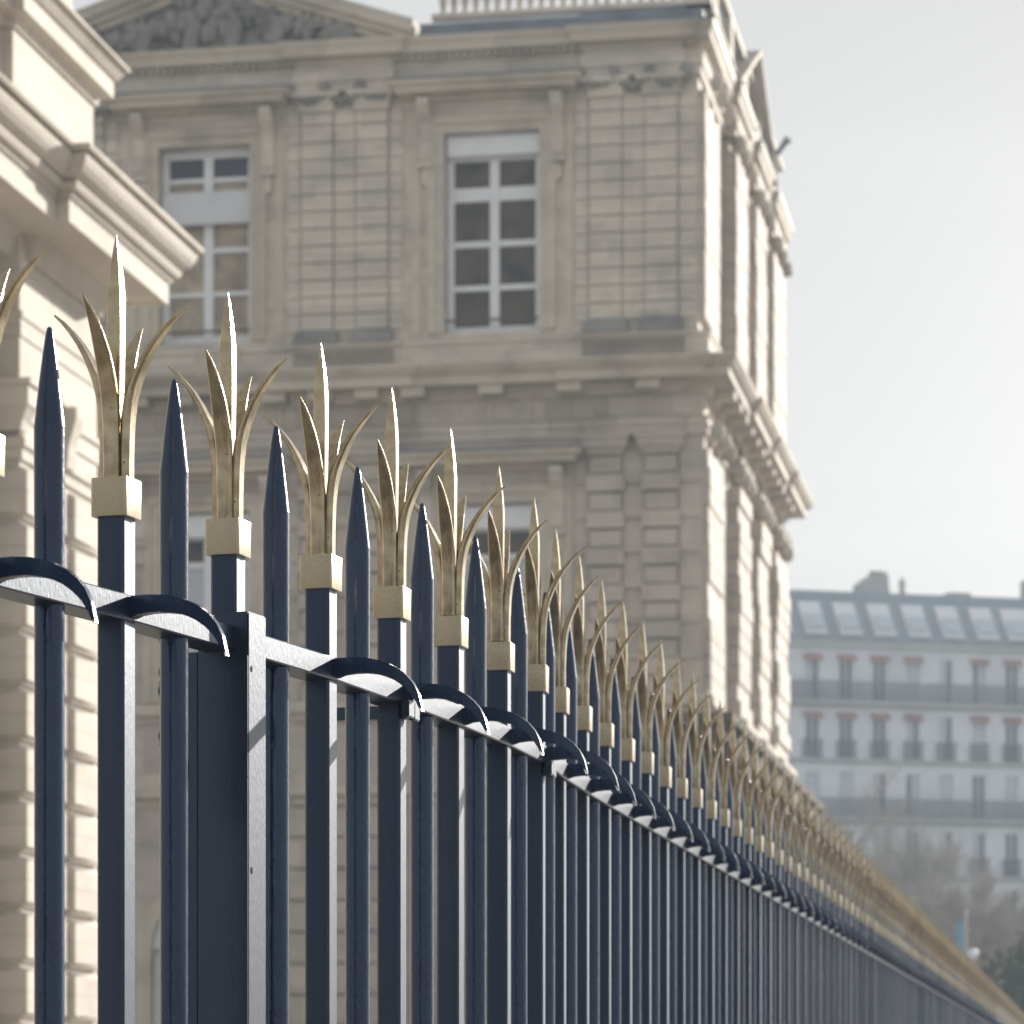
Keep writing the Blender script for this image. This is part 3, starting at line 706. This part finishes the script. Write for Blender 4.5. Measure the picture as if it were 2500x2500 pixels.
# ------------------------------------------------------------------ distant apartment block
ap0 = (1600-966)/6140*185
B = empty("apartment_building", (ap0, 185, 0), R(14))
tag(B, "distant pale apartment block with grey mansard roof, iron balconies and red awnings", "building")
CW, X0, NC = 2.02, -10.2, 18
zf = [23.25-3.3*k for k in range(7)]       # sill levels, top storey first
W_X = [X0+CW*k for k in range(NC)]
holes = [(x-.42, x+.42, z+.02, z+2.55) for x in W_X for z in zf if z > 2]
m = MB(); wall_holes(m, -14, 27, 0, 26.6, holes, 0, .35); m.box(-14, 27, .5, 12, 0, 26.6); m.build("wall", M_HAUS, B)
for zi, z in enumerate(zf):
    if z < 2: continue
    m = MB(); m.sweep([(-14,0),(27,0)], [(0,z-.42),(.15,z-.42),(.45,z-.28),(.62,z-.24),(.62,z-.08),(0,z-.06)] if zi in (0,2,4) else [(0,z-.3),(.12,z-.3),(.18,z-.15),(.18,z-.05),(0,z-.04)])
    m.build("string_course", M_HAUSM, B)
    for xi, x in enumerate(W_X):
        random.seed(zi*100+xi)
        f_ = MB(); f_.box(x-.42, x-.36, .12,.2, z+.02, z+2.55); f_.box(x+.36, x+.42, .12,.2, z+.02, z+2.55); f_.box(x-.36, x+.36, .12, .2, z+2.48, z+2.55); f_.box(x-.03, x+.03, .12,.2, z+.02, z+2.48)
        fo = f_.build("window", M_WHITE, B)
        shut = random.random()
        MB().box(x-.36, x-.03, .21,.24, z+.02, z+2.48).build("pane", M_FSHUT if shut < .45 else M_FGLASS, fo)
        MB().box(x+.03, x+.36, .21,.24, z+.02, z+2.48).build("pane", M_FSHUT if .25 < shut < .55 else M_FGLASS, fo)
        if zi < 2 and (xi % 9 != 8):
            MB().prism([(0,z+2.62),(-.28,z+2.38),(-.28,z+2.22),(0,z+2.44)], 'x', x-.56, x+.56).build("awning", M_RED, fo)
    def railing(x0, x1, yy, z0, par):
        r_ = MB(); r_.box(x0, x1, yy-.02, yy+.02, z0+1.0, z0+1.06); r_.box(x0, x1, yy-.015, yy+.015, z0+.05, z0+.09)
        k = x0
        while k < x1: r_.box(k-.028, k+.028, yy-.01, yy+.01, z0+.05, z0+1.0); k += .125
        r_.build("balcony_railing", M_FRAIL, par)
    if zi in (0, 2, 4): railing(-14, 27, -.55, z-.06, B)
    else:
        for x in W_X: railing(x-.62, x+.62, -.16, z-.04, B)
random.seed(3)
# mansard with dormers
m = MB(); m.prism([(0.0,26.55),(0,26.75),(1.7,29.1),(2.0,29.25),(2.0,29.75),(9,30.4),(12,26.55)], 'x', -14, 27)
m.build("mansard_roof", M_ZINC, B)
m = MB(); m.box(-14, 27, -.35, .25, 26.25, 26.54); m.build("eaves_cornice", M_HAUSM, B)
for k in range(16):
    x = X0+k*CW*1.03; wv = 1.3 if k < 10 else 1.6
    d = MB(); d.prism([(.02,26.95),(.02-.14,27.02),(1.45,29.02),(1.75,29.02)], 'x', x-wv/2, x+wv/2); do = d.build("roof_window", M_WHITE, B)
    MB().prism([(-.04,27.35),(-.07,27.37),(.60,28.24),(.63,28.22)], 'x', x-wv/2+.10, x+wv/2-.10).build("pane", M_FSHUT, do)
ch = MB(); ch.prism([(1.7,29.4),(1.75,30.4),(2.2,30.75),(2.5,30.95),(3.4,31.0),(3.45,30.3),(3.6,29.4)], 'y', 2.6, 4.0)
cho = ch.build("chimney", M_HAUSM, B)
cp = MB()
for k in range(5): cp.box(2.45+k*.19, 2.60+k*.19, 3.0, 3.25, 30.8, 31.14+.05*(k % 2))
cp.build("chimney_pots", M_BRICK, cho)
MB().lathe([(.36,29.3),(.22,29.5),(.17,30.4),(.22,30.42),(.22,30.55),(.05,30.9)],8,4.5,3.25).build("chimney", M_HAUSM, B)
MB().box(7.3, 8.7, 3, 4, 29.6, 30.1).build("chimney", M_HAUSM, B)
MB().box(12.6, 15, 3, 5, 29.6, 31.2).build("chimney", M_HAUSM, B)

# ------------------------------------------------------------------ bare winter trees
def bare_tree(loc, h, label, seed, spread=.9, twigs=2600):
    rnd = random.Random(seed); root = empty("bare_tree", loc); tag(root, label, "tree", None)
    tr = MB(); tw = MB(); ends = []
    def grow(p, d, ln, r, lv):
        pts = [p]; dd = d.copy(); n = 3
        for k in range(n):
            dd = (dd+Vector((rnd.uniform(-.18,.18), rnd.uniform(-.18,.18), rnd.uniform(-.02,.12)))).normalized(); pts.append(pts[-1]+dd*ln/n)
        (tr if lv < 2 else tw).tube(pts, [r*(1-.4*k/n) for k in range(n+1)], 6 if lv < 2 else 3)
        if lv >= 4: ends.append((pts[-1], dd)); return
        for k in range(3 if lv else 5):
            a = rnd.uniform(0, 6.28); t = rnd.uniform(.35,.8)*spread
            q = dd.orthogonal().normalized(); q.rotate(Matrix.Rotation(a, 3, dd))
            grow(pts[-1] if k < 2 else pts[-2], (dd+q*t).normalized(), ln*rnd.uniform(.62,.8), r*.58, lv+1)
    grow(Vector((0,0,0)), Vector((0,0,1)), h*.30, h*.022, 0)
    per = max(1, twigs//max(1, len(ends)))
    for p, d in ends:
        for k in range(per):
            v = (d+Vector((rnd.uniform(-.9,.9), rnd.uniform(-.9,.9), rnd.uniform(-.6,.7)))).normalized(); L_ = h*rnd.uniform(.04,.11)
            s_ = v.orthogonal().normalized()*.014; q = p+Vector((rnd.uniform(-.4,.4), rnd.uniform(-.4,.4), rnd.uniform(-.4,.4)))*h*.04
            mid = q+v*L_*.5+Vector((rnd.uniform(-.1,.1),0,rnd.uniform(-.1,.1)))
            tw.add([q-s_, q+s_, mid+s_*.7, mid-s_*.7, q+v*L_], [(0,1,2,3),(3,2,4)])
    tr.build("trunk", M_BARK, root, smooth=60); tw.build("crown", M_TWIG, root)
    return root
def P(dx, Y): return ((dx-966)/6140*Y, Y, 0)
bare_tree(P(1575,150), 17.5, "tall thin bare tree in front of the apartment block, next to the palace corner", 1, .8, 1500)
bare_tree(P(1690,146), 16.0, "sparse bare tree before the middle of the apartment block", 2, .9, 2200)
bare_tree(P(1775,128), 10.4, "bare brownish tree at the foot of the apartment block, left of the blue banner", 3, 1.0, 4000)
bare_tree(P(1868,124), 10.4, "dense twiggy bare tree right of the blue banner", 4, 1.0, 6000)
bare_tree(P(1945,135), 11.8, "bare tree cut by the right edge of the picture", 5, 1.0, 6000)
# evergreen shrubs
def shrub(loc, r, h, label, seed):
    rnd = random.Random(seed); root = empty("evergreen_shrub", loc); tag(root, label, "shrub")
    m = MB()
    for k in range(2600):
        a = rnd.uniform(0, 6.28); t = math.acos(rnd.uniform(-1,1)); rr_ = rnd.uniform(.55,1)**.5*(1+.18*math.sin(3*a+seed)+.15*math.sin(5*t))
        p = Vector((r*rr_*math.sin(t)*math.cos(a), r*rr_*math.sin(t)*math.sin(a), h*.55+h*.45*rr_*math.cos(t)))
        s1 = Vector((rnd.uniform(-1,1), rnd.uniform(-1,1), rnd.uniform(-1,1))).normalized()*.13; s2 = s1.orthogonal().normalized()*.08
        m.add([p-s1, p+s2, p+s1, p-s2], [(0,1,2,3)])
    m.build("foliage", M_LEAF, root)
    MB().tube([(0,0,0),(.05,0,h*.5),(0,.05,h*.7)], [.12,.09,.05], 6).build("stem", M_BARK, root)
shrub(P(1895,95), 1.5, 4.9, "dark evergreen shrub beyond the far end of the fence, at the right edge", 1)
shrub(P(1945,92), 1.4, 5.3, "taller dark evergreen shrub cut by the right edge", 2)
shrub(P(1850,104), 1.3, 3.9, "small dark evergreen shrub under the blue banner", 3)
# blue banner on its pole, pale globe lamp beside it
bp_ = empty("banner_pole", P(1822,100)); tag(bp_, "slim grey pole carrying a narrow bright blue banner among the bare trees", "banner pole")
MB().lathe([(.06,0),(.045,6.8),(.02,6.9)], 8).build("pole", M_POLE, bp_)
MB().box(-.30,-.06,-.015,.015,5.2,6.5).build("banner", M_BLUE, bp_)
lp_ = empty("globe_lamp", P(1836,100)); tag(lp_, "street lamp with a pale globe just right of the blue banner", "street lamp")
MB().lathe([(.07,0),(.05,5.4)], 8).build("pole", M_POLE, lp_)
MB().blob((0,0,5.52), (.15,.15,.16), 0, 12).build("globe", M_WHITE, lp_, smooth=60)

# ------------------------------------------------------------------ winter haze
hz = MB().box(-502, 502, -152, 702, -1, 36).build("haze", None)
hm_ = bpy.data.materials.new("haze_air"); hm_.use_nodes = True; n = hm_.node_tree; n.nodes.remove(n.nodes["Principled BSDF"])
v = n.nodes.new("ShaderNodeVolumePrincipled"); v.inputs['Color'].default_value = (.72,.86,1,1); v.inputs['Density'].default_value = .0014; v.inputs['Anisotropy'].default_value = 0
n.links.new(v.outputs[0], n.nodes["Material Output"].inputs['Volume'])
hz.data.materials.clear(); hz.data.materials.append(hm_); struct(hz, 'stuff')
